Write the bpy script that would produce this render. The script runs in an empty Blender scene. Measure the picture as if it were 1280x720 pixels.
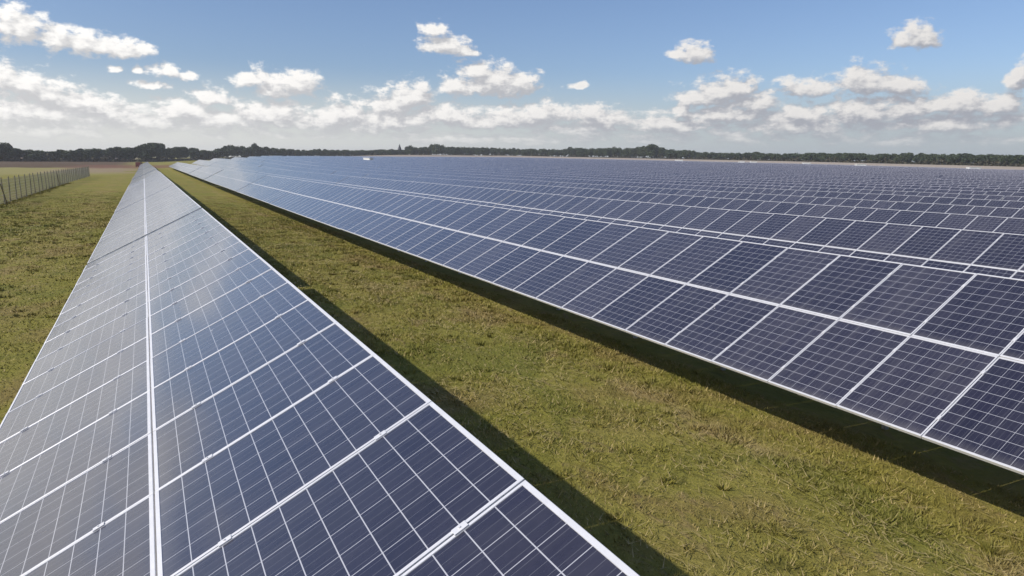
import bpy, math, random
import numpy as np
R = math.radians
random.seed(7)
RNG = np.random.default_rng(7)
sc = bpy.context.scene
col = sc.collection

# ------------------------------------------------------------------ camera
CAM_H = 3.798
cam = bpy.data.cameras.new('camera')
cam.sensor_width = 36.0
cam.lens = 36.0 * 838.0 / 1280.0
cam.clip_start = 0.05
cam.clip_end = 20000
camo = bpy.data.objects.new('camera', cam)
col.objects.link(camo)
def _cam_matrix(yaw, pit, rol):
    from mathutils import Matrix, Vector
    cy, sy, cp, sp = math.cos(yaw), math.sin(yaw), math.cos(pit), math.sin(pit)
    fw = Vector((sy*cp, cy*cp, -sp)); r0 = Vector((cy, -sy, 0)); u0 = r0.cross(fw)
    r = r0*math.cos(rol) + u0*math.sin(rol); u = -r0*math.sin(rol) + u0*math.cos(rol)
    m = Matrix(((r.x, u.x, -fw.x, 0), (r.y, u.y, -fw.y, 0), (r.z, u.z, -fw.z, CAM_H), (0, 0, 0, 1)))
    return m
camo.matrix_world = _cam_matrix(R(28.487), R(10.855), R(0.7))
sc.camera = camo
sc.view_settings.view_transform = 'Standard'
sc.view_settings.look = 'None'
sc.view_settings.gamma = 1
sc.view_settings.exposure = 0.08
sc.view_settings.use_curve_mapping = False

# ------------------------------------------------------------------ node helpers
class NT:
    def __init__(s, tree): s.t = tree; s.n = tree.nodes; s.l = tree.links
    def put(s, sock, v):
        if v is None: return
        if isinstance(v, bpy.types.NodeSocket): s.l.new(v, sock)
        else: sock.default_value = v
    def node(s, typ, ins=(), out=0, **kw):
        n = s.n.new(typ)
        for k, v in kw.items(): setattr(n, k, v)
        if isinstance(ins, dict):
            for k, v in ins.items(): s.put(n.inputs[k], v)
        else:
            for i, v in enumerate(ins): s.put(n.inputs[i], v)
        return n.outputs[out]
    def m(s, op, a, b=None, c=None, clamp=False):
        return s.node('ShaderNodeMath', (a, b, c), operation=op, use_clamp=clamp)
    def vm(s, op, a, b=None, c=None):
        n = s.n.new('ShaderNodeVectorMath'); n.operation = op
        for i, v in enumerate((a, b, c)): s.put(n.inputs[i], v)
        return n.outputs['Value'] if op in ('LENGTH', 'DOT_PRODUCT', 'DISTANCE') else n.outputs['Vector']
    def ss(s, v, a, b, lo=0.0, hi=1.0):
        return s.node('ShaderNodeMapRange', (v, a, b, lo, hi), interpolation_type='SMOOTHSTEP')
    def lin(s, v, a, b, lo=0.0, hi=1.0):
        return s.node('ShaderNodeMapRange', (v, a, b, lo, hi))
    def mix(s, f, a, b, blend='MIX'):
        n = s.n.new('ShaderNodeMix'); n.data_type = 'RGBA'; n.blend_type = blend
        s.put(n.inputs[0], f); s.put(n.inputs[6], a); s.put(n.inputs[7], b)
        return n.outputs[2]
    def noise(s, vec, scale, detail=3.0, rough=0.5, dist=0.0, color=False):
        n = s.n.new('ShaderNodeTexNoise')
        s.put(n.inputs['Vector'], vec)
        n.inputs['Scale'].default_value = scale; n.inputs['Detail'].default_value = detail
        n.inputs['Roughness'].default_value = rough; n.inputs['Distortion'].default_value = dist
        return n.outputs[1 if color else 0]
    def xyz(s, v):
        n = s.n.new('ShaderNodeSeparateXYZ'); s.l.new(v, n.inputs[0]); return n.outputs[0], n.outputs[1], n.outputs[2]
    def comb(s, x=0.0, y=0.0, z=0.0): return s.node('ShaderNodeCombineXYZ', (x, y, z))
def rgb(r, g, b): return (r, g, b, 1.0)

# ------------------------------------------------------------------ sky and sun
SUN_AZ, SUN_EL = R(-86), R(40.5)          # azimuth measured from +Y (along the rows) towards +X
CLOUDS = [(-0.1176,0.1458,0.034,0.019),(-0.0801,0.1368,0.0319,0.0143),(-0.0481,0.1336,0.0291,0.0137),(-0.0146,0.1311,0.026,0.0112),(0.0096,0.1294,0.0142,0.0076),(-0.1279,0.153,0.0149,0.0128),(-0.0195,0.1045,0.0087,0.0047),(0.0007,0.1069,0.008,0.0057),(0.0348,0.1063,0.0184,0.0088),(0.0596,0.104,0.0113,0.0049),(0.0188,0.0878,0.0227,0.0049),(-0.1242,0.0821,0.0419,0.0161),(-0.0944,0.0715,0.0398,0.0147),(-0.0546,0.0626,0.042,0.0123),(-0.1124,0.0484,0.0624,0.0129),(-0.0387,0.0519,0.0429,0.0096),(0.0834,0.0773,0.0232,0.0122),(0.1319,0.1,0.022,0.0102),(0.1474,0.1069,0.0121,0.0102),(0.1673,0.0975,0.036,0.0134),(0.1985,0.1,0.0315,0.0136),(0.172,0.0894,0.031,0.0083),(0.0469,0.0585,0.0376,0.0141),(0.1496,0.0551,0.0461,0.0189),(0.1707,0.0631,0.026,0.0148),(0.2558,0.0625,0.0382,0.0184),(0.2338,0.0543,0.0432,0.0141),(0.3452,0.0856,0.0394,0.0206),(0.3566,0.0946,0.0169,0.013),(0.3282,0.0775,0.0449,0.0185),(0.4018,0.0636,0.0459,0.0133),(0.4592,0.1131,0.0515,0.0205),(0.4477,0.1237,0.0251,0.0118),(0.5051,0.1071,0.0321,0.0152),(0.4134,0.1024,0.0285,0.013),(0.4822,0.1003,0.0517,0.0109),(0.3812,0.177,0.0212,0.0072),(0.399,0.1578,0.0337,0.0125),(0.4024,0.162,0.0169,0.0104),(0.4442,0.1482,0.0091,0.0053),(0.4249,0.151,0.0226,0.0074),(0.5853,0.1044,0.0137,0.0044),(0.7472,0.1463,0.0277,0.0123),(0.7279,0.1467,0.0172,0.0093),(0.7896,0.0965,0.0421,0.0188),(0.805,0.1014,0.026,0.0146),(0.7636,0.0894,0.0428,0.0148),(0.8272,0.0812,0.0464,0.0125),(0.797,0.0657,0.0737,0.0149),(0.7344,0.0714,0.0218,0.0086),(0.886,0.0995,0.0295,0.0111),(0.9056,0.0969,0.0241,0.0101),(0.9612,0.1039,0.0366,0.0185),(0.9515,0.1092,0.0203,0.0127),(0.9976,0.0977,0.0309,0.0134),(1.0133,0.1521,0.0257,0.0147),(1.0087,0.1561,0.0172,0.011),(1.0265,0.1475,0.0152,0.0082),(0.9647,0.0684,0.0505,0.0169),(1.0093,0.0703,0.0438,0.0165),(1.064,0.0725,0.0492,0.014),(1.1002,0.0695,0.0312,0.0128),(0.889,0.0647,0.0493,0.0124),(1.1226,0.1034,0.009,0.0176),(0.4942,0.0594,0.0694,0.0145),(0.5404,0.0655,0.0692,0.0145),(0.6152,0.0604,0.0456,0.0188),(0.6036,0.066,0.0286,0.0133),(0.4479,0.0555,0.0462,0.0134),(0.099,0.0471,0.0592,0.0124),(0.0043,0.0418,0.0541,0.0119),(-0.0984,0.0305,0.0719,0.0113),(0.3108,0.0507,0.0672,0.0132),(0.7113,0.0518,0.0553,0.011),(0.8904,0.0481,0.079,0.0104),(1.0543,0.0491,0.0667,0.0095)]
OFF_CLOUDS = [(-.20,.09,.07,.022),(-.27,.12,.10,.035),(-.24,.05,.12,.02),(-.42,.15,.13,.04),(-.40,.07,.14,.025),(-.60,.20,.15,.05),(-.62,.10,.14,.03),(-.80,.27,.12,.05),(-.33,.22,.09,.03),(1.22,.07,.07,.02),(1.33,.11,.08,.03)]
world = bpy.data.worlds.new('World')
sc.world = world
world.use_nodes = True
world.cycles.sampling_method = 'NONE'
w = NT(world.node_tree)
w.n.clear()
sky = w.n.new('ShaderNodeTexSky')
sky.sky_type = 'NISHITA'
sky.sun_disc = False
sky.sun_elevation = SUN_EL
sky.sun_rotation = SUN_AZ
sky.air_density = 1.0
sky.dust_density = 1.2
sky.ozone_density = 2.4
direc = w.node('ShaderNodeTexCoord', out=0)
dx, dy, dz = w.xyz(direc)
az = w.m('ARCTAN2', dx, dy)
el = w.m('ARCSINE', dz)
P = w.comb(az, el, 0.0)

# the cloud field, one group: position (azimuth, elevation) in, density and local height out
g = bpy.data.node_groups.new('cloud_density', 'ShaderNodeTree')
g.interface.new_socket('P', in_out='INPUT', socket_type='NodeSocketVector')
g.interface.new_socket('D', in_out='OUTPUT', socket_type='NodeSocketFloat')
q = NT(g)
gi = q.n.new('NodeGroupInput'); go = q.n.new('NodeGroupOutput')
p_in = gi.outputs[0]
warp = q.noise(p_in, 26.0, 3.0, 0.55, color=True)
pw = q.vm('MULTIPLY_ADD', warp, (0.034, 0.016, 0.0), p_in)
pw = q.vm('ADD', pw, (-0.017, -0.008, 0.0))
acc = None
for (a, e, rx, ry) in CLOUDS + OFF_CLOUDS:
    rx *= 1.12; ry *= 1.5; e -= 0.15*ry
    v = q.vm('MULTIPLY_ADD', pw, (1/rx, 1/ry, 0.0), (-a/rx, -e/ry, 0.0))
    v = q.vm('MAXIMUM', v, q.vm('MULTIPLY', v, (1.0, -1.5, 1.0)))
    ln = q.vm('LENGTH', v)
    acc = ln if acc is None else q.m('SMOOTH_MIN', acc, ln, 0.25)
ps = q.vm('MULTIPLY', p_in, (1.0, 1.6, 1.0))
n1 = q.noise(ps, 48.0, 7.0, 0.60)
n2 = q.noise(ps, 9.0, 5.0, 0.55, 0.6)
ex = q.node('ShaderNodeSeparateXYZ', (p_in,), out=1)
ax = q.node('ShaderNodeSeparateXYZ', (p_in,), out=0)
blob = q.m('SUBTRACT', 1.0, acc)
blob = q.m('MAXIMUM', blob, -1.0)
d1 = q.m('ADD', blob, q.m('MULTIPLY', q.m('SUBTRACT', n1, 0.49), 2.3))
# low banks of stratocumulus near the horizon, and broken cumulus all round outside the placed ones
band = q.m('MULTIPLY', q.ss(ex, 0.005, 0.03), q.ss(ex, 0.095, 0.055))
n3 = q.noise(q.vm('MULTIPLY', p_in, (1.0, 2.6, 1.0)), 24.0, 6.0, 0.55)
d2 = q.m('SUBTRACT', q.m('MULTIPLY', q.m('ADD', q.m('SUBTRACT', n3, 0.40), 0.0), 2.6), q.lin(band, 0.0, 1.0, 1.2, 0.0))
away = q.m('MAXIMUM', q.ss(ax, 1.16, 1.4), q.ss(ax, -0.18, -0.4))
away = q.m('MULTIPLY', away, q.m('MULTIPLY', q.ss(ex, 0.0, 0.05), q.ss(ex, 0.75, 0.3)))
d3 = q.m('SUBTRACT', q.m('MULTIPLY', q.m('SUBTRACT', n2, 0.50), 5.0), q.lin(away, 0.0, 1.0, 3.0, 0.0))
q.put(go.inputs[0], q.m('MAXIMUM', q.m('MAXIMUM', d1, d2), d3))
def cloud(p):
    n = w.n.new('ShaderNodeGroup'); n.node_tree = g; w.put(n.inputs[0], p); return n.outputs[0]
D0 = cloud(P)
D1 = cloud(w.vm('ADD', P, (-0.006, 0.013, 0.0)))
alpha = w.ss(D0, -0.10, 0.52)
edge = w.m('SUBTRACT', D0, D1)
lit = w.ss(edge, -0.40, 0.75)
thick = w.ss(D0, 0.3, 1.3)
lit = w.m('SUBTRACT', lit, w.m('MULTIPLY', thick, 0.12))
side = w.ss(az, 1.1, -0.2)                                        # the half of the sky nearer the sun is brighter
c_dark = w.mix(side, rgb(3.4, 3.55, 4.0), rgb(5.5, 5.5, 5.6))
c_lit = w.mix(side, rgb(7.4, 7.2, 7.0), rgb(9.6, 9.4, 9.1))
c_cloud = w.mix(lit, c_dark, c_lit)
sky_c = w.mix(1.0, sky.outputs[0], rgb(0.92, 0.96, 1.10), 'MULTIPLY')
# pale moist air low over the land
low = w.ss(el, 0.13, 0.0)
c_low = w.mix(side, rgb(4.2, 4.7, 5.1), rgb(8.0, 8.0, 7.6))
sky_c = w.mix(w.m('MULTIPLY', low, 0.85), sky_c, c_low)
alpha = w.m('MULTIPLY', alpha, w.ss(el, 0.0, 0.055, 0.0, 1.0))
full = w.mix(alpha, sky_c, c_cloud)
bg = w.node('ShaderNodeBackground', (full, 0.108))
wo = w.n.new('ShaderNodeOutputWorld')
w.l.new(bg, wo.inputs[0])

sun = bpy.data.lights.new('sun', 'SUN')
sun.energy = 4.2
sun.angle = R(0.53)
sun.color = (1.0, 0.93, 0.83)
suno = bpy.data.objects.new('sun', sun)
col.objects.link(suno)
from mathutils import Vector
_sd = Vector((math.sin(SUN_AZ)*math.cos(SUN_EL), math.cos(SUN_AZ)*math.cos(SUN_EL), math.sin(SUN_EL)))
suno.rotation_euler = _sd.to_track_quat('Z', 'Y').to_euler()
suno.location = (0, 0, 60)

# ------------------------------------------------------------------ terrain
def smooth(a, b, x):
    t = np.clip((np.asarray(x, float) - a)/(b - a), 0, 1); return t*t*(3 - 2*t)
_RB = ([-180, -25, 0, 4, 8, 15, 28, 45, 65, 90, 180], [330, 330, 320, 350, 430, 520, 560, 500, 420, 350, 330])
_ZT = ([-180, -60, -2, 1, 4, 8, 28, 51, 65, 90, 180], [-0.6, -1.0, -1.3, -1.3, -0.1, 1.7, 3.1, 0.9, -0.75, -0.8, -0.6])
def ground_z(x, y):
    x = np.asarray(x, float); y = np.asarray(y, float)
    gx = np.interp(x, [-400, -10, -1.6, 7.66, 17.68, 27.4, 37.2, 60, 100], [0.1, 0.05, 0, -.219, -.493, -.70, -.83, -.95, -1.0])
    gy = -1.55*(1 - np.exp(-np.maximum(y, -60)/330.0))
    near = gx + gy
    r = np.hypot(x, y); a = np.degrees(np.arctan2(x, y))
    rb = np.interp(a, *_RB); zt = np.interp(a, *_ZT)
    wgt = smooth(90, 1, 0) if False else np.clip((r - 90)/(rb - 90), 0, 1)
    wgt = wgt*wgt*(3 - 2*wgt)
    bank = smooth(10, 44, r - rb)*smooth(7, 20, a)*(1 - smooth(95, 120, a))*3.9
    return near*(1 - wgt) + zt*wgt + bank
def gz(x, y): return float(ground_z(x, y))

# ------------------------------------------------------------------ mesh helpers
def link(name, me, parent=None):
    o = bpy.data.objects.new(name, me); col.objects.link(o)
    if parent is not None: o.parent = parent
    return o
def mesh(name, verts, faces, mats, midx=None, uvs=None, smooth_=False):
    me = bpy.data.meshes.new(name)
    me.from_pydata([tuple(v) for v in verts], [], [tuple(f) for f in faces])
    for m_ in (mats if isinstance(mats, (list, tuple)) else [mats]): me.materials.append(m_)
    if midx is not None: me.polygons.foreach_set('material_index', list(midx))
    if uvs is not None:
        l = me.uv_layers.new(name='UVMap'); l.data.foreach_set('uv', [c for u in uvs for c in u])
    if smooth_: me.polygons.foreach_set('use_smooth', [True]*len(me.polygons))
    me.update()
    return me
def fast_mesh(name, V, F, mats, smooth_=False, attr=None, midx=None, uv=None):
    """V (n,3), F (m,k) numpy arrays; k-gons all of one size."""
    me = bpy.data.meshes.new(name)
    m_, k = F.shape
    me.vertices.add(len(V)); me.vertices.foreach_set('co', np.asarray(V, np.float32).ravel())
    me.loops.add(m_*k); me.loops.foreach_set('vertex_index', F.astype(np.int32).ravel())
    me.polygons.add(m_); me.polygons.foreach_set('loop_start', np.arange(0, m_*k, k, dtype=np.int32))
    if midx is not None: me.polygons.foreach_set('material_index', np.asarray(midx, np.int32))
    for mm in (mats if isinstance(mats, (list, tuple)) else [mats]): me.materials.append(mm)
    if uv is not None:
        l = me.uv_layers.new(name='UVMap'); l.data.foreach_set('uv', np.asarray(uv, np.float32).ravel())
    if attr is not None:
        a = me.attributes.new('tint', 'FLOAT', 'POINT'); a.data.foreach_set('value', np.asarray(attr, np.float32))
    me.update(calc_edges=True)
    me.validate()
    if smooth_: me.shade_smooth()
    else: me.shade_flat()
    return me
class MB:
    """collects boxes and bars into one mesh"""
    def __init__(s): s.v = []; s.f = []; s.mi = []
    def quadbox(s, c8, mi=0):
        b = len(s.v); s.v += [tuple(c) for c in c8]
        for f in ((0,3,2,1),(4,5,6,7),(0,1,5,4),(1,2,6,5),(2,3,7,6),(3,0,4,7)): s.f.append(tuple(b+i for i in f)); s.mi.append(mi)
    def box(s, x0, x1, y0, y1, z0, z1, mi=0):
        s.quadbox([(x0,y0,z0),(x1,y0,z0),(x1,y1,z0),(x0,y1,z0),(x0,y0,z1),(x1,y0,z1),(x1,y1,z1),(x0,y1,z1)], mi)
    def bar(s, p, q_, wx, wy, mi=0):
        p, q_ = Vector(p), Vector(q_); d = (q_ - p).normalized()
        u = d.cross(Vector((0, 1, 0)));
        if u.length < 1e-3: u = d.cross(Vector((1, 0, 0)))
        u.normalize(); v = d.cross(u); u *= wx/2; v *= wy/2
        s.quadbox([p-u-v, p+u-v, p+u+v, p-u+v, q_-u-v, q_+u-v, q_+u+v, q_-u+v], mi)
    def tube(s, p, q_, r0, r1, n=8, mi=0):
        p, q_ = Vector(p), Vector(q_); d = (q_ - p).normalized()
        u = d.orthogonal().normalized(); v = d.cross(u); b = len(s.v)
        for c, r in ((p, r0), (q_, r1)):
            for i in range(n):
                a = 2*math.pi*i/n; s.v.append(tuple(c + (u*math.cos(a) + v*math.sin(a))*r))
        for i in range(n):
            j = (i+1) % n; s.f.append((b+i, b+j, b+n+j, b+n+i)); s.mi.append(mi)
        s.f.append(tuple(b+n+i for i in range(n))); s.mi.append(mi)
        s.f.append(tuple(b+n-1-i for i in range(n))); s.mi.append(mi)
    def mesh(s, name, mats): return mesh(name, s.v, s.f, mats, s.mi)
    def build(s, name, mats, parent=None): return link(name, s.mesh(name, mats), parent)
def tag(o, label=None, cat=None, group=None, kind=None):
    if label: o['label'] = label
    if cat: o['category'] = cat
    if group: o['group'] = group
    if kind: o['kind'] = kind
    return o
def empty(name, loc, rot=(0, 0, 0)):
    o = bpy.data.objects.new(name, None); col.objects.link(o)
    o.empty_display_size = 0.3; o.location = loc; o.rotation_euler = rot
    return o

# ------------------------------------------------------------------ materials
def mat(name):
    m_ = bpy.data.materials.new(name); m_.use_nodes = True
    t = NT(m_.node_tree); b = m_.node_tree.nodes['Principled BSDF']
    return m_, t, b
def simple(name, c, rough=0.6, metal=0.0, var=0.15, scale=6.0, bump=0.0):
    m_, t, b = mat(name)
    co = t.node('ShaderNodeTexCoord', out=3)
    n = t.noise(co, scale, 4.0, 0.6)
    lo = tuple(x*(1-var) for x in c); hi = tuple(min(1, x*(1+var)) for x in c)
    t.put(b.inputs['Base Color'], t.mix(t.lin(n, 0.3, 0.7), rgb(*lo), rgb(*hi)))
    b.inputs['Roughness'].default_value = rough; b.inputs['Metallic'].default_value = metal
    if bump:
        bn = t.node('ShaderNodeBump', {'Strength': bump, 'Distance': 0.02, 'Height': n}); t.put(b.inputs['Normal'], bn)
    return m_
M_ALU = simple('aluminium_frame', (0.74, 0.74, 0.75), 0.42, 0.35, 0.06, 9.0)
M_STEEL = simple('galvanised_steel', (0.42, 0.43, 0.44), 0.5, 0.6, 0.2, 14.0)
M_BACK = simple('white_backsheet', (0.55, 0.55, 0.56), 0.6)
M_WHITE = simple('white_paint', (0.78, 0.78, 0.77), 0.5, 0, 0.06)
M_WOOD = simple('weathered_wood', (0.22, 0.20, 0.15), 0.85, 0, 0.35, 5.0, 0.4)
M_WIRE = simple('fence_wire', (0.36, 0.36, 0.31), 0.6, 0.0)
M_BARK = simple('bark', (0.06, 0.045, 0.035), 0.9, 0, 0.3)
M_RED = simple('dark_red_paint', (0.13, 0.028, 0.025), 0.4, 0, 0.08)
M_DARKGLASS = simple('dark_window', (0.02, 0.022, 0.025), 0.08, 0, 0.1)
M_RUBBER = simple('rubber', (0.02, 0.02, 0.02), 0.8)
M_SLATE = simple('slate', (0.05, 0.055, 0.065), 0.7)
M_BRICK = simple('old_brick', (0.17, 0.11, 0.085), 0.85)
M_DOOR = simple('grey_door', (0.25, 0.27, 0.28), 0.5)

PW, PL = 1.097, 1.648          # module size along the row, along the slope
PITCH, LROW = 1.1053, 1.66
def glass_material(name, far):
    """UV in modules: u counts modules up the slope, v modules along the row."""
    m_, t, b = mat(name)
    uv = t.node('ShaderNodeTexCoord', out=2)
    u, v, _ = t.xyz(uv)
    fu = t.m('FRACT', u); fv = t.m('FRACT', v)
    if far:
        fu = t.lin(fu, 0.026, 0.974, 0.0, 1.0); fv = t.lin(fv, 0.02, 0.98, 0.0, 1.0)
    else:
        fu = t.lin(fu, 0.004, 0.996, 0.0, 1.0); fv = t.lin(fv, 0.005, 0.995, 0.0, 1.0)
    cu = t.m('MULTIPLY', fu, 10.0); cv = t.m('MULTIPLY', fv, 6.0)
    def line(x, half):                       # distance to the nearest whole number
        d = t.m('ABSOLUTE', t.m('SUBTRACT', t.m('FRACT', t.m('ADD', x, 0.5)), 0.5))
        return t.ss(d, half*1.25, half*0.75)
    lu = line(cu, 0.017); lv = line(cv, 0.011)
    b2 = t.m('FRACT', t.m('ADD', t.m('MULTIPLY', cv, 3.0), 0.5))
    bus = t.ss(t.m('ABSOLUTE', t.m('SUBTRACT', b2, 0.5)), 0.5-0.02, 0.5-0.012)
    grid = t.m('MAXIMUM', lu, lv)
    cell = t.comb(t.m('FLOOR', t.m('ADD', t.m('MULTIPLY', t.m('FLOOR', u), 10.0), cu)), t.m('FLOOR', t.m('ADD', t.m('MULTIPLY', t.m('FLOOR', v), 6.0), cv)), 0.0)
    oi = t.n.new('ShaderNodeObjectInfo')
    wn = t.node('ShaderNodeTexWhiteNoise', {'Vector': cell, 'W': t.m('MULTIPLY', oi.outputs['Random'], 50.0)}, noise_dimensions='4D')
    mod = t.comb(t.m('FLOOR', u), t.m('FLOOR', v), 0.0)
    wm = t.node('ShaderNodeTexWhiteNoise', {'Vector': mod, 'W': t.m('MULTIPLY', oi.outputs['Random'], 91.0)}, noise_dimensions='4D')
    cry = t.noise(t.vm('MULTIPLY', uv, (16.0, 11.0, 1.0)), 2.2, 3.0, 0.7)
    base = t.mix(t.lin(t.m('ADD', t.m('MULTIPLY', wn, 0.4), t.m('MULTIPLY', wm, 0.6)), 0.1, 0.9), rgb(*CELL_A), rgb(*CELL_B))
    base = t.mix(t.lin(cry, 0.35, 0.7, 0.0, 0.35), base, rgb(*CELL_C))
    base = t.mix(t.m('MULTIPLY', bus, 0.30), base, rgb(0.33, 0.34, 0.37))
    base = t.mix(t.m('MULTIPLY', grid, 0.85), base, rgb(0.50, 0.51, 0.55))
    # a thin film of dust, streaked down the slope and heavier at the lower edge
    geo = t.node('ShaderNodeNewGeometry', out=0)
    dn = t.noise(t.vm('MULTIPLY', geo, (0.8, 2.6, 0.8)), 1.6, 5.0, 0.65)
    low_edge = t.ss(t.m('FRACT', u), 0.10, 0.0)
    dust = t.m('ADD', t.m('MULTIPLY', t.lin(dn, 0.3, 0.75, 0.008, 0.055), t.lin(wm, 0.0, 1.0, 0.4, 1.6)), t.m('MULTIPLY', low_edge, 0.10))
    base = t.mix(dust, base, rgb(0.42, 0.40, 0.37))
    if not far:
        run = t.noise(t.vm('MULTIPLY', t.vm('ADD', uv, t.vm('MULTIPLY', oi.outputs['Location'], (3.0, 3.0, 3.0))), (1.1, 34.0, 1.0)), 1.0, 4.0, 0.6)
        base = t.mix(t.m('MULTIPLY', t.ss(run, 0.58, 0.78), 0.07), base, rgb(0.46, 0.44, 0.40))
        vo = t.n.new('ShaderNodeTexVoronoi'); vo.inputs['Scale'].default_value = 1.6
        t.l.new(t.vm('ADD', geo, t.vm('MULTIPLY', t.noise(geo, 30.0, 2.0, 0.5, color=True), (0.02, 0.02, 0.0))), vo.inputs['Vector'])
        pick = t.xyz(vo.outputs['Color'])[0]
        drop = t.m('MULTIPLY', t.ss(vo.outputs['Distance'], 0.026, 0.014), t.m('GREATER_THAN', pick, 0.80))
        base = t.mix(t.m('MULTIPLY', drop, 0.75), base, rgb(0.62, 0.61, 0.57))
    rough = t.lin(dn, 0.3, 0.7, 0.22, 0.32)
    if far:
        fr = t.m('MAXIMUM', t.ss(t.m('ABSOLUTE', t.m('SUBTRACT', t.m('FRACT', u), 0.5)), 0.472, 0.478),
                 t.ss(t.m('ABSOLUTE', t.m('SUBTRACT', t.m('FRACT', v), 0.5)), 0.478, 0.484))
        base = t.mix(t.m('MULTIPLY', fr, 0.5), base, rgb(0.52, 0.50, 0.53))
        rough = t.m('ADD', rough, t.m('MULTIPLY', fr, 0.3))
    t.put(b.inputs['Base Color'], base); t.put(b.inputs['Roughness'], rough)
    b.inputs['IOR'].default_value = 1.5
    b.inputs['Coat Weight'].default_value = 0.9; b.inputs['Coat Roughness'].default_value = 0.10; b.inputs['Coat IOR'].default_value = 1.5
    b.inputs['Sheen Weight'].default_value = 0.40; b.inputs['Sheen Roughness'].default_value = 0.30; b.inputs['Sheen Tint'].default_value = (1.0, 0.93, 0.90, 1)
    wob = t.noise(geo, 1.1, 2.0, 0.5)
    t.put(b.inputs['Normal'], t.node('ShaderNodeBump', {'Strength': 0.12, 'Distance': 0.01, 'Height': wob}))
    return m_
CELL_A, CELL_B, CELL_C = (0.0105, 0.0095, 0.023), (0.0205, 0.0185, 0.037), (0.028, 0.026, 0.046)
M_GLASS = glass_material('solar_glass', False)
M_GLASS_FAR = glass_material('solar_glass_with_frames', True)

# ground: one sheet, mown grass with straw, bare soil and stubble beyond the fence
def meadow_colour(t, pos, x, y):
    big = t.noise(pos, 0.09, 4.0, 0.55)
    mid = t.noise(pos, 0.75, 5.0, 0.62)
    fine = t.noise(pos, 7.0, 6.0, 0.7, 0.4)
    str_ = t.noise(t.vm('MULTIPLY', pos, (1.0, 0.55, 1.0)), 2.3, 5.0, 0.65, 1.2)
    c = t.mix(t.lin(mid, 0.33, 0.67), rgb(0.262, 0.240, 0.042), rgb(0.365, 0.308, 0.082))
    c = t.mix(t.lin(big, 0.38, 0.62, 0.0, 0.6), c, rgb(0.228, 0.238, 0.040))
    c = t.mix(t.m('MULTIPLY', t.ss(str_, 0.54, 0.70), 0.75), c, rgb(0.345, 0.255, 0.125))
    c = t.mix(t.m('MULTIPLY', t.ss(str_, 0.45, 0.30), 0.65), c, rgb(0.085, 0.080, 0.018))
    c = t.mix(t.lin(fine, 0.3, 0.7, 0.0, 0.6), t.mix(0.5, c, rgb(0.07, 0.065, 0.016)), c)
    c = t.mix(t.m('MULTIPLY', t.ss(fine, 0.60, 0.74), 0.4), c, rgb(0.36, 0.28, 0.14))
    # dry drip strip in front of the second row
    nx = t.m('ADD', x, t.m('MULTIPLY', t.m('SUBTRACT', mid, 0.5), 1.6))
    drip = t.m('MULTIPLY', t.ss(t.m('ABSOLUTE', t.m('SUBTRACT', nx, 7.55)), 0.45, 0.05), t.ss(mid, 0.45, 0.6))
    c = t.mix(t.m('MULTIPLY', drip, 0.5), c, rgb(0.33, 0.24, 0.13))
    # beyond: stubble, ploughed soil and a bare patch by the end of the left row
    jx = t.m('ADD', x, t.m('MULTIPLY', t.m('SUBTRACT', big, 0.5), 30.0))
    jy = t.m('ADD', y, t.m('MULTIPLY', t.m('SUBTRACT', big, 0.5), 60.0))
    left = t.ss(jx, -1.0, -14.0)
    stub = t.m('MULTIPLY', left, t.ss(jy, 165.0, 200.0))
    c = t.mix(t.m('MULTIPLY', stub, 0.85), c, rgb(0.26, 0.235, 0.09))
    plough = t.m('MULTIPLY', left, t.ss(jy, 290.0, 315.0))
    c = t.mix(t.m('MULTIPLY', plough, 0.9), c, rgb(0.085, 0.052, 0.036))
    bare = t.m('MULTIPLY', t.m('MULTIPLY', t.ss(jx, -30.0, -20.0), t.ss(jx, 0.0, -4.0)), t.m('MULTIPLY', t.ss(jy, 190.0, 225.0), t.ss(jy, 340.0, 300.0)))
    c = t.mix(t.m('MULTIPLY', bare, 0.85), c, rgb(0.26, 0.20, 0.13))
    red = t.m('MULTIPLY', t.m('MULTIPLY', t.ss(jx, -34.0, -16.0), t.ss(jx, 26.0, 8.0)), t.m('MULTIPLY', t.ss(jy, 285.0, 315.0), t.ss(jy, 420.0, 370.0)))
    c = t.mix(t.m('MULTIPLY', red, 0.8), c, rgb(0.17, 0.085, 0.055))
    pt = t.noise(t.vm('MULTIPLY', pos, (1.0, 0.7, 1.0)), 0.42, 3.0, 0.5, 0.8)
    near_ = t.ss(y, 190.0, 120.0)
    c = t.mix(t.m('MULTIPLY', near_, t.m('MULTIPLY', t.ss(pt, 0.52, 0.66), 0.55)), c, rgb(0.215, 0.155, 0.062))
    c = t.mix(t.m('MULTIPLY', near_, t.m('MULTIPLY', t.ss(pt, 0.46, 0.34), 0.55)), c, rgb(0.130, 0.140, 0.026))
    trod = t.m('MULTIPLY', t.ss(t.m('ABSOLUTE', t.m('SUBTRACT', nx, -4.0)), 1.4, 0.2), t.ss(str_, 0.42, 0.6))
    c = t.mix(t.m('MULTIPLY', trod, 0.35), c, rgb(0.28, 0.20, 0.085))
    return c, fine, str_
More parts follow.
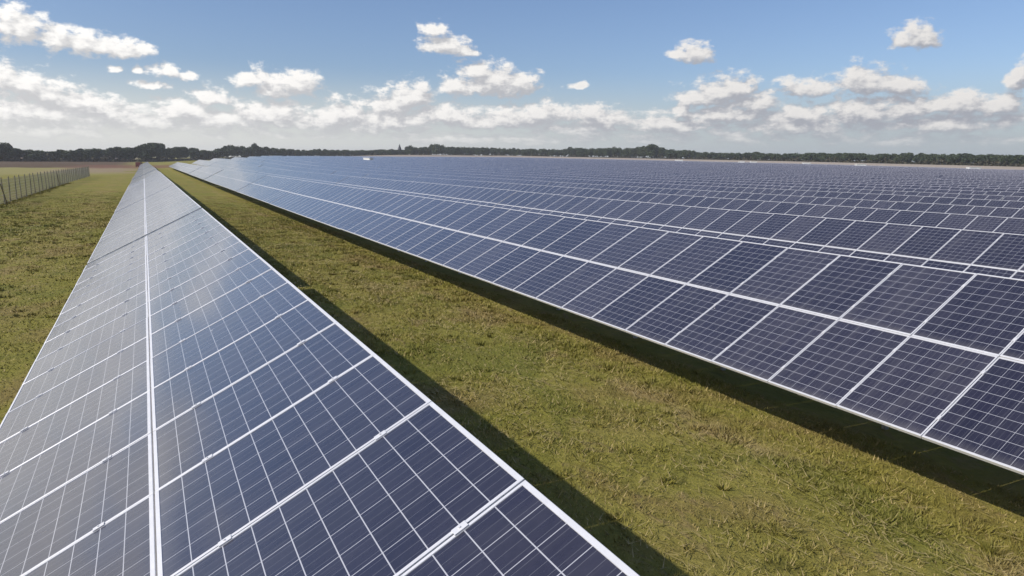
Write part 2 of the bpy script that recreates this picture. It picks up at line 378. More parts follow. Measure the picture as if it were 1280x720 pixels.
def ground_material():
    m_, t, b = mat('meadow')
    pos = t.node('ShaderNodeNewGeometry', out=0)
    x, y, z = t.xyz(pos)
    c, fine, str_ = meadow_colour(t, pos, x, y)
    sa = t.n.new('ShaderNodeAttribute'); sa.attribute_name = 'tint'      # the sandy service track round the field
    c = t.mix(t.m('MULTIPLY', sa.outputs['Fac'], 0.9), c, rgb(0.34, 0.29, 0.25))
    t.put(b.inputs['Base Color'], c); b.inputs['Roughness'].default_value = 0.95
    b.inputs['Specular IOR Level'].default_value = 0.15
    h = t.m('ADD', t.m('MULTIPLY', fine, 0.6), t.m('MULTIPLY', str_, 0.8))
    t.put(b.inputs['Normal'], t.node('ShaderNodeBump', {'Strength': 0.9, 'Distance': 0.10, 'Height': h}))
    return m_
M_GROUND = ground_material()
def blade_material():
    m_, t, b = mat('grass_blades')
    a = t.n.new('ShaderNodeAttribute'); a.attribute_name = 'tint'
    f = a.outputs['Fac']
    pos = t.node('ShaderNodeNewGeometry', out=0)
    x, y, z = t.xyz(pos)
    c, _a, _b = meadow_colour(t, pos, x, y)
    c = t.mix(0.15, c, rgb(0.22, 0.19, 0.04))
    c = t.mix(t.m('MULTIPLY', t.ss(f, 0.70, 0.95), 0.7), c, rgb(0.44, 0.34, 0.17))
    c = t.mix(t.m('MULTIPLY', t.ss(f, 0.25, 0.0), 0.5), c, rgb(0.12, 0.13, 0.028))
    t.put(b.inputs['Base Color'], c); b.inputs['Roughness'].default_value = 0.7
    b.inputs['Specular IOR Level'].default_value = 0.2
    return m_
M_BLADE = blade_material()
def leaf_material(name, a, b_):
    m_, t, b = mat(name)
    oi = t.n.new('ShaderNodeObjectInfo')
    at = t.n.new('ShaderNodeAttribute'); at.attribute_name = 'tint'
    c = t.mix(t.m('ADD', t.m('MULTIPLY', oi.outputs['Random'], 0.6), t.m('MULTIPLY', at.outputs['Fac'], 0.4)), rgb(*a), rgb(*b_))
    t.put(b.inputs['Base Color'], c); b.inputs['Roughness'].default_value = 0.8
    b.inputs['Specular IOR Level'].default_value = 0.2
    return m_
M_LEAF = leaf_material('tree_leaves', (0.034, 0.054, 0.030), (0.064, 0.084, 0.038))
M_HEDGE = leaf_material('hedge_leaves', (0.032, 0.036, 0.024), (0.07, 0.062, 0.036))

# ------------------------------------------------------------------ ground sheet
gx_ = np.unique(np.concatenate([np.arange(-30, 60, 1.5), np.arange(-130, 540, 9), np.arange(-700, 1100, 50), [-2500, -1500, 1500, 2500]]))
gy_ = np.unique(np.concatenate([np.arange(-20, 80, 2.0), np.arange(-60, 620, 9), np.arange(-700, 1300, 50), [-2500, -1500, 1500, 2500]]))
GX, GY = np.meshgrid(gx_, gy_)
GZ = ground_z(GX, GY)
_r = np.hypot(GX, GY); _a = np.degrees(np.arctan2(GX, GY)); _e = _r - np.interp(_a, *_RB)
SAND = smooth(6, 16, _e)*(1 - smooth(80, 110, _e))*smooth(8, 18, _a)*(1 - smooth(95, 120, _a))
V = np.stack([GX, GY, GZ], -1).reshape(-1, 3)
nx_, ny_ = len(gx_), len(gy_)
ii = (np.arange(ny_-1)[:, None]*nx_ + np.arange(nx_-1)[None, :]).ravel()
F = np.stack([ii, ii+1, ii+1+nx_, ii+nx_], -1)
tag(link('ground', fast_mesh('ground', V, F, M_GROUND, True, attr=SAND.ravel())), 'mown green and straw coloured grass between and beside the panel rows', 'ground', kind='structure')

# ------------------------------------------------------------------ grass blades
def blades(n, xr, ypow, y0, y1, seed):
    r = np.random.default_rng(seed)
    t = r.random(n)
    y = y0 + (y1 - y0)*t**ypow
    x = xr[0] + (xr[1] - xr[0])*r.random(n)
    # tufts
    k = n//3
    cx = r.integers(0, n, k); x[:k] = x[cx] + r.normal(0, .05, k); y[:k] = y[cx] + r.normal(0, .05, k)
    z = ground_z(x, y) - 0.004
    dist = np.hypot(x, y)
    fade = 1 - smooth(.35, 1.0, (y - y0)/(y1 - y0))
    patch = 0.5 + 0.5*np.sin(x*2.1 + 1.7*np.sin(y*.9))*np.sin(y*1.55 + 2.3*np.sin(x*.8 + y*.23))
    patch = 0.55 + 1.15*patch**2.2
    h = patch*(0.020 + 0.055*r.random(n)**1.8)*(1 + 0.004*dist)*(0.15 + .85*fade)
    wd = (0.003 + 0.0006*dist)*(0.6 + 0.6*r.random(n))
    a = r.random(n)*2*np.pi; la = r.random(n)*2*np.pi; ln = h*(0.4 + 1.1*r.random(n))
    sx, sy = np.cos(a)*wd, np.sin(a)*wd
    lx, ly = np.cos(la)*ln, np.sin(la)*ln
    b0 = np.stack([x-sx, y-sy, z], -1); b1 = np.stack([x+sx, y+sy, z], -1)
    tip = np.stack([x+lx, y+ly, z+h], -1)
    V = np.stack([b0, b1, tip], 1).reshape(-1, 3)
    F = np.arange(3*n).reshape(n, 3)
    return V, F, np.repeat(r.random(n), 3)
parts = [blades(260000, (1.2, 9.4), 2.0, 1.5, 80, 1), blades(120000, (-10.5, -1.0), 1.6, 6, 95, 2)]
def straws(n, xr, y0, y1, seed):
    """dry stalks lying on the sward, in loose swathes"""
    r = np.random.default_rng(seed); k = 130
    cx = r.uniform(xr[0], xr[1], k); cy = y0 + (y1-y0)*r.random(k)**1.8; ca = r.uniform(-.9, .9, k)
    j = r.integers(0, k, n); x = cx[j] + r.normal(0, .28, n); y = cy[j] + r.normal(0, .40, n)
    a = ca[j] + r.normal(0, .55, n); L = r.uniform(.08, .26, n); wd = .0028 + .0005*np.hypot(x, y)
    dx_, dy_ = np.sin(a)*L, np.cos(a)*L; z = ground_z(x, y) + r.uniform(.03, .075, n)
    b0 = np.stack([x - wd*np.cos(a), y + wd*np.sin(a), z], -1); b1 = np.stack([x + wd*np.cos(a), y - wd*np.sin(a), z], -1)
    tip = np.stack([x+dx_, y+dy_, z + r.uniform(-.02, .03, n)], -1)
    return np.stack([b0, b1, tip], 1).reshape(-1, 3), np.arange(3*n).reshape(n, 3), np.repeat(r.uniform(.74, .93, n), 3)
parts += [straws(5000, (2.5, 8.2), 2.5, 40, 3), straws(2500, (-9, -2.5), 8, 45, 4)]
def weeds(spots, seed):
    """taller tufts and broad-leaved weeds, thickest along the row edges that the mower misses"""
    r = np.random.default_rng(seed); out = []
    for (x, y) in spots:
        n = r.integers(18, 60); R_ = r.uniform(.06, .34); H = r.uniform(.045, .115)
        a = r.random(n)*6.283; d = R_*np.sqrt(r.random(n)); px, py = x + d*np.cos(a), y + d*np.sin(a)
        hh = H*r.uniform(.5, 1.1, n); w_ = (.0035 + .0006*y)*r.uniform(.6, 1.7, n); b_ = r.random(n)*6.283
        ln = hh*r.uniform(.3, 1.0, n); z = ground_z(px, py)
        t0 = np.stack([px - w_*np.cos(b_), py - w_*np.sin(b_), z], -1); t1 = np.stack([px + w_*np.cos(b_), py + w_*np.sin(b_), z], -1)
        tip = np.stack([px + ln*np.cos(a), py + ln*np.sin(a), z + hh], -1)
        out.append((np.stack([t0, t1, tip], 1).reshape(-1, 3), np.repeat(np.clip(r.choice([0.06, 0.15, 0.3, 0.5, .74]) + r.normal(0, .1, n), 0, 1), 3)))
    V = np.concatenate([o[0] for o in out]); return V, np.arange(len(V)).reshape(-1, 3), np.concatenate([o[1] for o in out])
_w = np.random.default_rng(11)
sp = [(_w.normal(7.9, .35), 3 + 45*_w.random()**1.6) for _ in range(330)] + [(_w.normal(1.9, .45), 2 + 40*_w.random()**1.6) for _ in range(150)]
sp += [(_w.uniform(2.6, 7.6), 3 + 40*_w.random()**1.7) for _ in range(260)] + [(_w.uniform(-9.5, -2.2), 8 + 50*_w.random()**1.4) for _ in range(260)] + [(_w.normal(-10.1, .2), _w.uniform(46, 120)) for _ in range(220)]
parts.append(weeds(sp, 12))
off = 0; Vs, Fs, As = [], [], []
for V, F, A in parts: Vs.append(V); Fs.append(F+off); As.append(A); off += len(V)
tag(link('grass', fast_mesh('grass', np.concatenate(Vs), np.concatenate(Fs), M_BLADE, attr=np.concatenate(As))), 'short green and dry straw grass growing between the panel rows', 'grass', kind='stuff')

# ------------------------------------------------------------------ solar tables
TILT = R(26.46); CT, ST = math.cos(TILT), math.sin(TILT)
LOW_H = 0.95; NMOD = 18; TLEN = NMOD*PITCH
def up(s, y, n=0.0): return (s*CT - n*ST, y, LOW_H + s*ST + n*CT)     # table-local point from slope distance and height over the panel plane
def panel_meshes():
    a, b = PL/2 - 0.010, PW/2 - 0.010
    me_g = mesh('glass', [(-a,-b,-.004),(a,-b,-.004),(a,b,-.004),(-a,b,-.004),(-a,-b,-.012),(a,-b,-.012),(a,b,-.012),(-a,b,-.012)],
                [(0,1,2,3),(7,6,5,4)], [M_GLASS, M_BACK], [0, 1],
                [(0,0),(1,0),(1,1),(0,1)]*2)
    A, B = PL/2, PW/2; li, lj = 0.027, 0.017
    rings = [(A, B, -.040), (A, B, -.002), (A-.002, B-.002, 0.0), (A-li, B-lj, 0.0), (A-li-.001, B-lj-.001, -.0035), (A-li-.001, B-lj-.001, -.040)]
    v, f = [], []
    for (p, q_, z) in rings: v += [(-p,-q_,z),(p,-q_,z),(p,q_,z),(-p,q_,z)]
    for k in range(len(rings)):
        m_ = (k+1) % len(rings)
        for i in range(4):
            j = (i+1) % 4; f.append((k*4+i, k*4+j, m_*4+j, m_*4+i))
    me_f = mesh('frame', v, f, M_ALU)
    return me_g, me_f
ME_GLASS, ME_FRAME = panel_meshes()
def shared(build, name, mats):
    mb = MB(); build(mb); return mb.mesh(name, mats)
RAFT = [1.4 + i*(TLEN-2.8)/5 for i in range(6)]
def rail(s):
    def f(mb): mb.quadbox([up(s-.03,-.06,-.10), up(s+.03,-.06,-.10), up(s+.03,TLEN+.06,-.10), up(s-.03,TLEN+.06,-.10), up(s-.03,-.06,-.044), up(s+.03,-.06,-.044), up(s+.03,TLEN+.06,-.044), up(s-.03,TLEN+.06,-.044)])
    return f
ME_RAIL = [shared(rail(s), 'rail', M_STEEL) for s in (0.36, 1.30, 2.02, 2.96)]
ME_RAFTER = shared(lambda mb: mb.quadbox([up(.12,-.03,-.20), up(3.2,-.03,-.20), up(3.2,.03,-.20), up(.12,.03,-.20), up(.12,-.03,-.102), up(3.2,-.03,-.102), up(3.2,.03,-.102), up(.12,.03,-.102)]), 'rafter', M_STEEL)
def leg_at(s):
    t = up(s, 0, -.205)
    return lambda mb: mb.box(t[0]-.045, t[0]+.045, -.03, .03, -0.6, t[2])
ME_LEG = [shared(leg_at(2.45), 'leg', M_STEEL)]
ME_BRACE = shared(lambda mb: mb.bar((up(2.45,0)[0]-.02, .05, .7), (up(1.5,0,-.2)[0], .05, up(1.5,0,-.2)[2]), .04, .04), 'brace', M_STEEL)
ME_CLAMP = shared(lambda mb: (mb.box(-.035,.035,-.020,.020,.0015,.006), mb.tube((0,0,.006),(0,0,.013),.007,.006,6)), 'clamp', M_ALU)
def part(root, name, me, loc=(0,0,0), rot=(0,0,0)):
    o = link(name, me, root); o.location = loc; o.rotation_euler = rot; return o
def full_table(root, clamps):
    for k in range(NMOD):
        for r in range(2):
            p = part(root, 'solar_panel', ME_GLASS, up(PL/2 + r*LROW, (k+.5)*PITCH, random.uniform(-.0015, .0015)), (random.gauss(0, R(.10)), -TILT + random.gauss(0, R(.13)), 0))
            part(p, 'frame', ME_FRAME)
    if clamps:
        for k in range(1, NMOD):
            for s in (0.36, 1.30, 2.02, 2.96): part(root, 'clamp', ME_CLAMP, up(s, k*PITCH), (0, -TILT, 0))
    for me in ME_RAIL: part(root, 'rail', me)
    for y in RAFT:
        part(root, 'rafter', ME_RAFTER, (0, y, 0)); part(root, 'brace', ME_BRACE, (0, y, 0))
        for me in ME_LEG: part(root, 'leg', me, (0, y, 0))
def simple_geometry():
    """one lightweight table: two module sheets with frames in the material, edge, underside, legs"""
    v, f, mi, uv = [], [], [], []
    for r in range(2):
        s0, s1 = r*LROW + 0.0, r*LROW + PL
        b = len(v)
        v += [up(s0,0,0), up(s1,0,0), up(s1,TLEN,0), up(s0,TLEN,0), up(s0,0,-.045), up(s1,0,-.045), up(s1,TLEN,-.045), up(s0,TLEN,-.045)]
        for q_, m_, c in (((0,1,2,3),0,((0,0),(1,0),(1,NMOD),(0,NMOD))), ((7,6,5,4),2,None), ((0,4,5,1),1,None), ((1,5,6,2),1,None), ((2,6,7,3),1,None), ((3,7,4,0),1,None)):
            f.append(tuple(b+i for i in q_)); mi.append(m_); uv += [(x*.9999+r, y) for x, y in c] if c else [(0,0)]*4
    legs = MB()
    for y in RAFT:
        for s in (2.45,):
            t = up(s, 0, -.05); legs.box(t[0]-.045, t[0]+.045, y-.03, y+.03, -.6, t[2])
    b = len(v); v += legs.v
    for q_ in legs.f: f.append(tuple(b+i for i in q_)); mi.append(3); uv += [(0,0)]*4
    return v, f, mi, uv
SV, SF, SMI, SUV = simple_geometry()
MATS_FAR = [M_GLASS_FAR, M_ALU, M_BACK, M_STEEL]
ME_FAR = mesh('solar_table', SV, SF, MATS_FAR, SMI, SUV)

ROWX = [-1.592, 7.657, 17.682] ; ROWX += [17.682 + 9.75*i for i in range(1, 46)]
PHASE = [2.374 - PITCH, 4.148, 8.590]
SWING = [0.0, R(1.26), R(1.8)]
ORD = ['first','second','third','fourth','fifth','sixth','seventh','eighth','ninth','tenth','eleventh','twelfth','thirteenth','fourteenth','fifteenth','sixteenth']
tables = []
for ri, X in enumerate(ROWX):
    if ri == 0: y = PHASE[0] - .02 - TLEN
    elif ri == 1: y = PHASE[1] - PITCH*12
    elif ri == 2: y = PHASE[2] - PITCH*10
    else: y = (X*0.36) - 12 + random.random()*8
    y_end = np.interp(X, [-5, 0, 8, 18, 30, 60, 140], [318, 318, 255, 300, 360, 430, 520])
    k = 0
    while y < y_end:
        yc = y + TLEN/2
        r = math.hypot(X+1.5, yc); a = math.degrees(math.atan2(X+1.5, yc))
        a2 = math.degrees(math.atan2(X+1.5, y+TLEN))
        if math.hypot(X+3, y+TLEN) < np.interp(a2, *_RB) + 4 or X < 3:
            ok = False
            for t in (0, .25, .5, .75, 1):
                aa = math.degrees(math.atan2(X+1.5, y + t*TLEN))
                if -12 < aa < 68.5: ok = True
            if ri == 0 or ok: tables.append((ri, X, y, r))
        gap = 0.02 if r < 60 else 0.12
        if ri in (1, 2) and r < 24: gap = 0.0
        if ri == 0 and k == 1: gap = 0.38
        if ri == 1 and 95 < y + TLEN < 118: gap = 1.0
        elif random.random() < .12 and r > 90: gap = 0.9
        y += TLEN + gap; k += 1
tables.sort(key=lambda q_: q_[3])
NEAR_R, MAXT = 74.0, 290
count = {}
far_V, far_F, far_M, far_U = [], [], [], []
sv = np.array(SV); nsv = len(SV)
for idx, (ri, X, y, r) in enumerate(sorted(tables[:MAXT], key=lambda q_: (q_[0], q_[2])) + tables[MAXT:]):
    z0, z1 = gz(X, y), gz(X, y+TLEN)
    sw = SWING[min(ri, 2)] + (random.gauss(0, R(.22)) if r > 24 else 0.0)
    Xs = X + LOW_H*math.sin(sw)
    rx = math.atan2(z1 - z0, TLEN); dzj = random.uniform(-.025, .025) if not (ri < 3 and y < 25) else 0.0
    if idx >= MAXT:
        far_V.append(sv @ np.array([[1,0,sw],[0,1,rx],[-sw,0,1]]) + np.array([Xs, y, z0 + dzj])); continue
    if r < NEAR_R:
        o = empty('solar_table', (Xs, y, z0 + dzj), (rx, -sw, 0)); full_table(o, r < 22)
    else:
        o = link('solar_table', ME_FAR); o.location = (Xs, y, z0 + dzj); o.rotation_euler = (rx, -sw, 0)
    n = count[ri] = count.get(ri, -1) + 1
    if ri == 0 and n == 0:
        tag(o, 'solar panel table at the very start of the left row, at the bottom edge', 'solar table', 'solar tables in the leftmost row')
    elif ri == 0:
        tag(o, f'solar panel table, {ORD[n-1]} from the near end of the leftmost row beside open grass', 'solar table', 'solar tables in the leftmost row')
    elif ri < 5 and r < 140:
        tag(o, f'solar panel table, {ORD[n]} from the near end of the {ORD[ri]} row from the left', 'solar table', f'solar tables in the {ORD[ri]} row')
    else:
        tag(o, 'distant solar panel table merging into the grey blue sheet of far rows', 'solar table', 'solar tables in the far rows')
if far_V:
    nt = len(far_V)
    V = np.concatenate(far_V)
    F0 = np.array(SF)
    F = np.concatenate([F0 + i*nsv for i in range(nt)])
    o = link('solar_field', fast_mesh('solar_field', V, F, MATS_FAR, midx=np.tile(SMI, nt), uv=np.tile(np.array(SUV), (nt, 1))))
    tag(o, 'farthest rows of solar tables, a thin pale sheet below the trees', 'solar field', kind='stuff')
print('tables', len(tables), 'near', sum(1 for t in tables if t[3] < NEAR_R))

# ------------------------------------------------------------------ fence on the left
def fence():
    x = -10.1; y0, y1 = 46.0, 166.0
    root = empty('wire_fence', (x, y0, gz(x, y0)))
    tag(root, 'grey wire mesh fence on wooden posts along the left of the grass', 'fence')
    zf = lambda y: gz(x, y) - gz(x, y0)
    post = shared(lambda mb: mb.tube((0,0,-.4),(0,0,2.15),.045,.04,8), 'post', M_WOOD)
    y = y0
    while y <= y1 + .1:
        p = part(root, 'post', post, (random.uniform(-.04,.04), y-y0, zf(y)), (R(random.uniform(-2,2)), R(random.uniform(-2,2)), 0)); y += 3.0
    w_ = MB()
    ys = np.arange(y0, y1 + .01, 3.0)
    for h in (.12,.3,.5,.72,.95,1.2,1.45,1.7,1.95):
        for a, b in zip(ys[:-1], ys[1:]): w_.bar((-.08, a-y0, zf(a)+h), (-.08, b-y0, zf(b)+h), .015, .015)
    for y in np.arange(y0, y1, .30): w_.bar((-.08, y-y0, zf(y)+.1), (-.08, y-y0, zf(y)+1.96), .015, .015)
    w_.build('wire_mesh', M_WIRE, root)
    br = shared(lambda mb: mb.tube((0,0,1.7),(0,1.9,.05),.05,.05,8), 'brace', M_WOOD)
    for y in (y0+20, y0+60): part(root, 'brace', br, (.02, y-y0, zf(y)))
fence()

# ------------------------------------------------------------------ far trees
SKYLINE = [(-10.9,0.546),(-8.4,0.709),(-8.05,0.717),(-7.82,0.406),(-7.13,0.366),(-6.46,0.352),(-6.07,0.17),(-5.79,0.229),(-5.51,0.261),(-4.85,0.355),(-3.9,0.456),(-2.43,0.512),(-1.43,0.616),(-0.67,0.603),(-0.09,0.729),(0.49,0.915),(1.02,0.984),(1.43,0.819),(1.79,0.592),(2.66,0.726),(3.19,0.618),(3.63,0.626),(4.13,0.515),(4.57,0.463),(5.26,0.655),(5.9,0.908),(6.69,0.802),(7.39,0.754),(7.75,1.036),(8.03,0.765),(8.74,0.778),(9.63,0.669),(10.53,0.622),(11.44,0.574),(12.68,0.656),(14.56,0.653),(15.83,0.64),(17.11,0.659),(17.89,0.735),(18.53,0.777),(19.45,0.693),(19.78,1.086),(20.37,0.965),(21.35,0.979),(22.21,1.284),(22.81,1.032),(24.33,1.02),(26.0,1.009),(28.34,0.972),(29.68,0.923),(31.35,0.942),(32.35,0.92),(33.35,1.127),(34.01,1.068),(34.68,1.042),(36.32,1.091),(37.1,1.163),(37.96,1.041),(39.31,1.246),(39.88,1.347),(40.6,1.192),(41.18,0.973),(43.08,0.989),(43.72,0.772),(44.65,0.78),(45.87,0.79),(46.48,0.733),(47.98,0.838),(48.58,0.75),(50.04,0.762),(53.97,0.819),(59.17,0.821),(62.51,0.784),(65.18,0.744),(70.02,0.619)]
DIST = ([-12, -8, 0, 8, 13, 28, 43, 51, 66, 75], [540, 540, 580, 760, 860, 880, 760, 660, 540, 500])
def sky_el(a): return float(np.interp(a, [p[0] for p in SKYLINE], [p[1] for p in SKYLINE]))
def tree_proto(seed, tall=1.0):
    """crown of leaf clumps in a unit tree: height 1, radius about 0.42"""
    r = np.random.default_rng(seed)
    nl = r.integers(7, 11)
    lob = [(0, 0, .62, .30, .34)]
    for i in range(nl):
        a = r.random()*6.283; d = r.uniform(.12, .30); zc = r.uniform(.35, .82); s = r.uniform(.14, .22)*(1.15 - .5*abs(zc-.55))
        lob.append((d*np.cos(a), d*np.sin(a), zc, s, s*r.uniform(.8, 1.1)))
    V, F, A = [], [], []
    for (cx, cy, cz, sr, sz) in lob:
        n = int(60 + 900*sr*sr*3)
        u = r.normal(size=(n, 3)); u /= np.linalg.norm(u, axis=1)[:, None]
        rad = r.uniform(.62, 1.08, n)[:, None]
        c = np.array([cx, cy, cz]) + u*rad*np.array([sr, sr, sz])
        c[:, 2] = np.minimum(c[:, 2], .99)
        e1 = r.normal(size=(n, 3)); e1 /= np.linalg.norm(e1, axis=1)[:, None]
        e2 = np.cross(e1, r.normal(size=(n, 3))); e2 /= np.linalg.norm(e2, axis=1)[:, None]
        s = r.uniform(.022, .05, n)[:, None]
        b = len(V)*4 if False else sum(len(x) for x in V)
        q_ = np.stack([c-e1*s-e2*s*.7, c+e1*s-e2*s*.7, c+e1*s+e2*s*.7, c-e1*s+e2*s*.7], 1).reshape(-1, 3)
        V.append(q_); F.append(np.arange(4*n).reshape(n, 4) + b); A.append(np.repeat(r.random(n), 4))
    crown = fast_mesh('crown', np.concatenate(V), np.concatenate(F), M_LEAF, attr=np.concatenate(A))
    tr = MB(); tr.tube((0,0,-.05),(0,0,.30),.030,.022,7); tr.tube((0,0,.29),(.03,.02,.7),.022,.006,6)
    for i in range(4):
        a = r.random()*6.283; tr.tube((0,0,.25+.05*i),(.22*math.cos(a),.22*math.sin(a),.5+.06*i),.014,.004,5)
    return crown, tr.mesh('trunk', M_BARK)
PROTO = [tree_proto(100+i) for i in range(8)]
NAMED = {-8.3: 'tall dark tree at the left edge of the far treeline', 0.3: 'big round tree rising above the treeline beyond the left row end',
         7.75: 'narrow dark tree poking above the far treeline', 22.0: 'broad tree with peaked crown, tallest near the church spire', 19.9: 'square topped dark tree beside the church spire',
         39.9: 'broad pale green tree standing above the treeline over the middle of the panels'}
def plant_tree(a, d, h, wid, label=None):
    x, y = d*math.sin(R(a)), d*math.cos(R(a))
    o = empty('tree', (x, y, gz(x, y)), (0, 0, random.random()*6.28)); o.scale = (wid, wid, h)
    cr, tr = random.choice(PROTO)
    link('crown', cr, o); link('trunk', tr, o)
    if label: tag(o, label, 'tree', 'trees along the horizon')
    elif a < 1: tag(o, 'dark tree in the far treeline beyond the open field on the left', 'tree', 'trees beyond the left field')
    elif a > 43: tag(o, 'tree in the even dark forest edge behind the right side of the panels', 'tree', 'trees of the forest edge')
    else: tag(o, 'dark tree in the low treeline behind the middle of the panels', 'tree', 'trees behind the panels')
a = -12.5; nt_ = 0
while a < 70.5:
    d0 = float(np.interp(a, *DIST)); wid = random.uniform(8, 12)
    for k in range(2):
        d = d0 + k*14 + random.uniform(-5, 5)
        aa = a + (k*.5 + random.uniform(-.2, .2))*math.degrees(6.0/d0)
        x, y = d*math.sin(R(aa)), d*math.cos(R(aa))
        top = CAM_H + d*math.tan(R(sky_el(aa))) - gz(x, y)
        if 18.4 < aa < 19.6: top = min(top, 8.0)
        h = top*(random.uniform(.84, 1.0) if k == 0 else random.uniform(.92, 1.04))
        plant_tree(aa, d, max(h, 3.5), max(wid, .75*h)*random.uniform(.9, 1.1)); nt_ += 1
    a += math.degrees((5.6 if a < 43 else 6.0)/d0)
for aa, lab in NAMED.items():
    d = float(np.interp(aa, *DIST)) - 8; x, y = d*math.sin(R(aa)), d*math.cos(R(aa))
    h = CAM_H + d*math.tan(R(sky_el(aa))) - gz(x, y)
    plant_tree(aa, d, h*1.03, h*(.45 if 'narrow' in lab else 1.05), lab)
print('trees', nt_)
# low scrub along the foot of the trees
def scrub():
    r = RNG; n = 26000
    a = r.uniform(-12.5, 70.5, n); d = np.interp(a, *DIST) + r.uniform(-9, 18, n)
    x, y = d*np.sin(np.radians(a)), d*np.cos(np.radians(a))
    hmax = 2.2 + 1.6*np.sin(a*1.9) + 1.1*np.sin(a*5.3+1)
    z = ground_z(x, y) + np.abs(r.random(n))*np.maximum(hmax, 1.4)
    c = np.stack([x, y, z], -1)
    e1 = r.normal(size=(n, 3)); e1 /= np.linalg.norm(e1, axis=1)[:, None]
    e2 = np.cross(e1, r.normal(size=(n, 3))); e2 /= np.linalg.norm(e2, axis=1)[:, None]
    s = r.uniform(.3, .75, n)[:, None]
    V = np.stack([c-e1*s-e2*s, c+e1*s-e2*s, c+e1*s+e2*s, c-e1*s+e2*s], 1).reshape(-1, 3)
    tag(link('scrub', fast_mesh('scrub', V, np.arange(4*n).reshape(n, 4), M_HEDGE, attr=np.repeat(r.random(n), 4))), 'low dark scrub along the foot of the far trees', 'scrub', kind='stuff')
scrub()

# ------------------------------------------------------------------ church, cabins, vehicle
def church(a, d, el_top):
    x, y = d*math.sin(R(a)), d*math.cos(R(a)); z = gz(x, y)
    H = CAM_H + d*math.tan(R(el_top)) - z
    root = empty('church', (x, y, z), (0, 0, R(20)))
    tag(root, 'tiny church with a thin pointed dark spire on the horizon', 'church')
    t = MB(); t.box(-1.7, 1.7, -1.7, 1.7, -1, H*.5); tw = t.build('tower', M_BRICK, root)
    s = MB(); b = H*.5
    s.v = [(-1.9,-1.9,b),(1.9,-1.9,b),(1.9,1.9,b),(-1.9,1.9,b),(0,0,H)]; s.f = [(0,1,4),(1,2,4),(2,3,4),(3,0,4),(3,2,1,0)]; s.mi = [0]*5
    s.build('spire', M_SLATE, tw)
    n = MB(); n.box(-3.5, 3.5, 2.3, 16, -1, H*.22); n.build('nave', M_BRICK, root)
    q_ = MB(); h0, h1 = H*.22, H*.42
    q_.v = [(-3.9,2.3,h0),(3.9,2.3,h0),(3.9,16.3,h0),(-3.9,16.3,h0),(0,2.3,h1),(0,16.3,h1)]; q_.f = [(0,4,5,3),(1,2,5,4),(0,1,4),(2,3,5),(3,2,1,0)]; q_.mi = [0]*5
    q_.build('roof', M_SLATE, root)
church(19.02, 880, 1.16)
def cabin(a, d, wd, label, rot):
    x, y = d*math.sin(R(a)), d*math.cos(R(a)); z = gz(x, y)
    root = empty('transformer_cabin', (x, y, z), (0, 0, R(rot)))
    tag(root, label, 'cabin', 'white cabins among the far panels')
    h = 3.1
    m_ = MB(); m_.box(-wd/2, wd/2, -1.3, 1.3, -.3, h); m_.build('wall', M_WHITE, root)
    m_ = MB(); m_.box(-wd/2-.15, wd/2+.15, -1.45, 1.45, h+.002, h+.17); m_.build('roof', M_WHITE, root)
    m_ = MB(); m_.box(-.9, -.03, -1.34, -1.302, .1, 2.2); m_.build('door', M_DOOR, root)
    m_ = MB(); m_.box(.03, .9, -1.34, -1.302, .1, 2.2); m_.build('door', M_DOOR, root)
cabin(16.47, 330, 4.0, 'small bright white cabin among the far panels, left of the church spire', -60)
cabin(42.11, 470, 5.0, 'small white cabin at the back of the panels below the tallest pale tree', -45)
cabin(46.95, 455, 3.6, 'white cabin, left one of a close pair under the forest edge', -40)
cabin(47.85, 455, 4.0, 'white cabin, right one of a close pair under the forest edge', -40)
cabin(51.71, 440, 4.0, 'low white cabin alone right of the close pair of cabins', -40)
cabin(55.44, 425, 5.0, 'wide white cabin at the panels back edge, right of centre', -35)
cabin(62.49, 400, 5.5, 'white cabin nearest the right edge under the forest', -30)
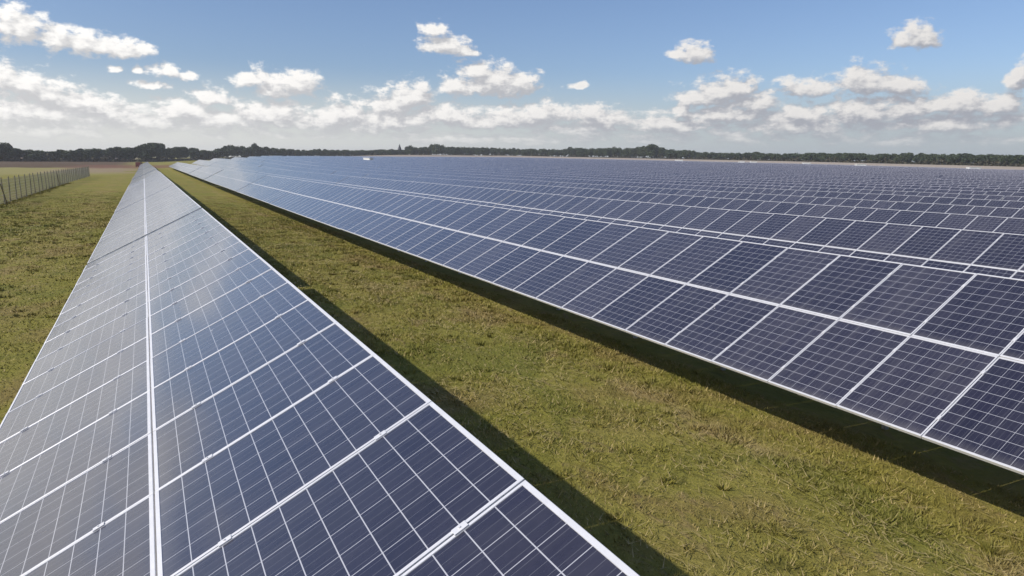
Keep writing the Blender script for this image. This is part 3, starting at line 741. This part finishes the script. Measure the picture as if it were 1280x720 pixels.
def vehicle(a, d):
    x, y = d*math.sin(R(a)), d*math.cos(R(a)); z = gz(x, y)
    root = empty('parked_van', (x, y, z), (0, 0, R(75)))
    tag(root, 'tiny dark red van parked beside the far end of the left row', 'van')
    prof = [(-2.3,.35),(2.35,.35),(2.4,.95),(1.75,1.15),(1.15,1.95),(-2.25,2.0),(-2.35,1.0)]
    m_ = MB(); n = len(prof)
    m_.v = [(px, -.9, pz) for px, pz in prof] + [(px, .9, pz) for px, pz in prof]
    m_.f = [tuple(range(n)), tuple(reversed(range(n, 2*n)))] + [(i, i+n, (i+1)%n+n, (i+1)%n) for i in range(n)]; m_.mi = [0]*len(m_.f)
    m_.build('body', M_RED, root)
    for sx, sy in ((-1.4,-.9),(1.5,-.9),(-1.4,.9),(1.5,.9)):
        w_ = MB(); w_.tube((sx, sy-.11, .34), (sx, sy+.11, .34), .34, .34, 14); w_.build('wheel', M_RUBBER, root)
    for sy in (-.905, .905):
        w_ = MB(); w_.box(.2, 1.05, sy-.005, sy+.005, 1.2, 1.75); w_.build('window', M_DARKGLASS, root)
    w_ = MB(); w_.quadbox([(1.76,-.8,1.17),(1.80,-.8,1.19),(1.80,.8,1.19),(1.76,.8,1.17),(1.19,-.75,1.9),(1.23,-.75,1.92),(1.23,.75,1.92),(1.19,.75,1.9)]); w_.build('windscreen', M_DARKGLASS, root)
vehicle(-0.30, 336)

# ---- haze: one box of even air round the whole place
def haze():
    m_ = bpy.data.materials.new('air'); m_.use_nodes = True
    t = NT(m_.node_tree); t.n.clear()
    v = t.n.new('ShaderNodeVolumePrincipled')
    v.inputs['Color'].default_value = (0.90, 0.91, 0.94, 1); v.inputs['Density'].default_value = 0.00021
    v.inputs['Anisotropy'].default_value = 0.2
    o = t.n.new('ShaderNodeOutputMaterial'); t.l.new(v.outputs[0], o.inputs['Volume'])
    b_ = MB(); b_.box(-2600, 2600, -2600, 2600, -4.0, 32.0)
    tag(b_.build('haze', m_), 'thin pale air that softens the far trees and rows', 'haze', kind='stuff')
haze()
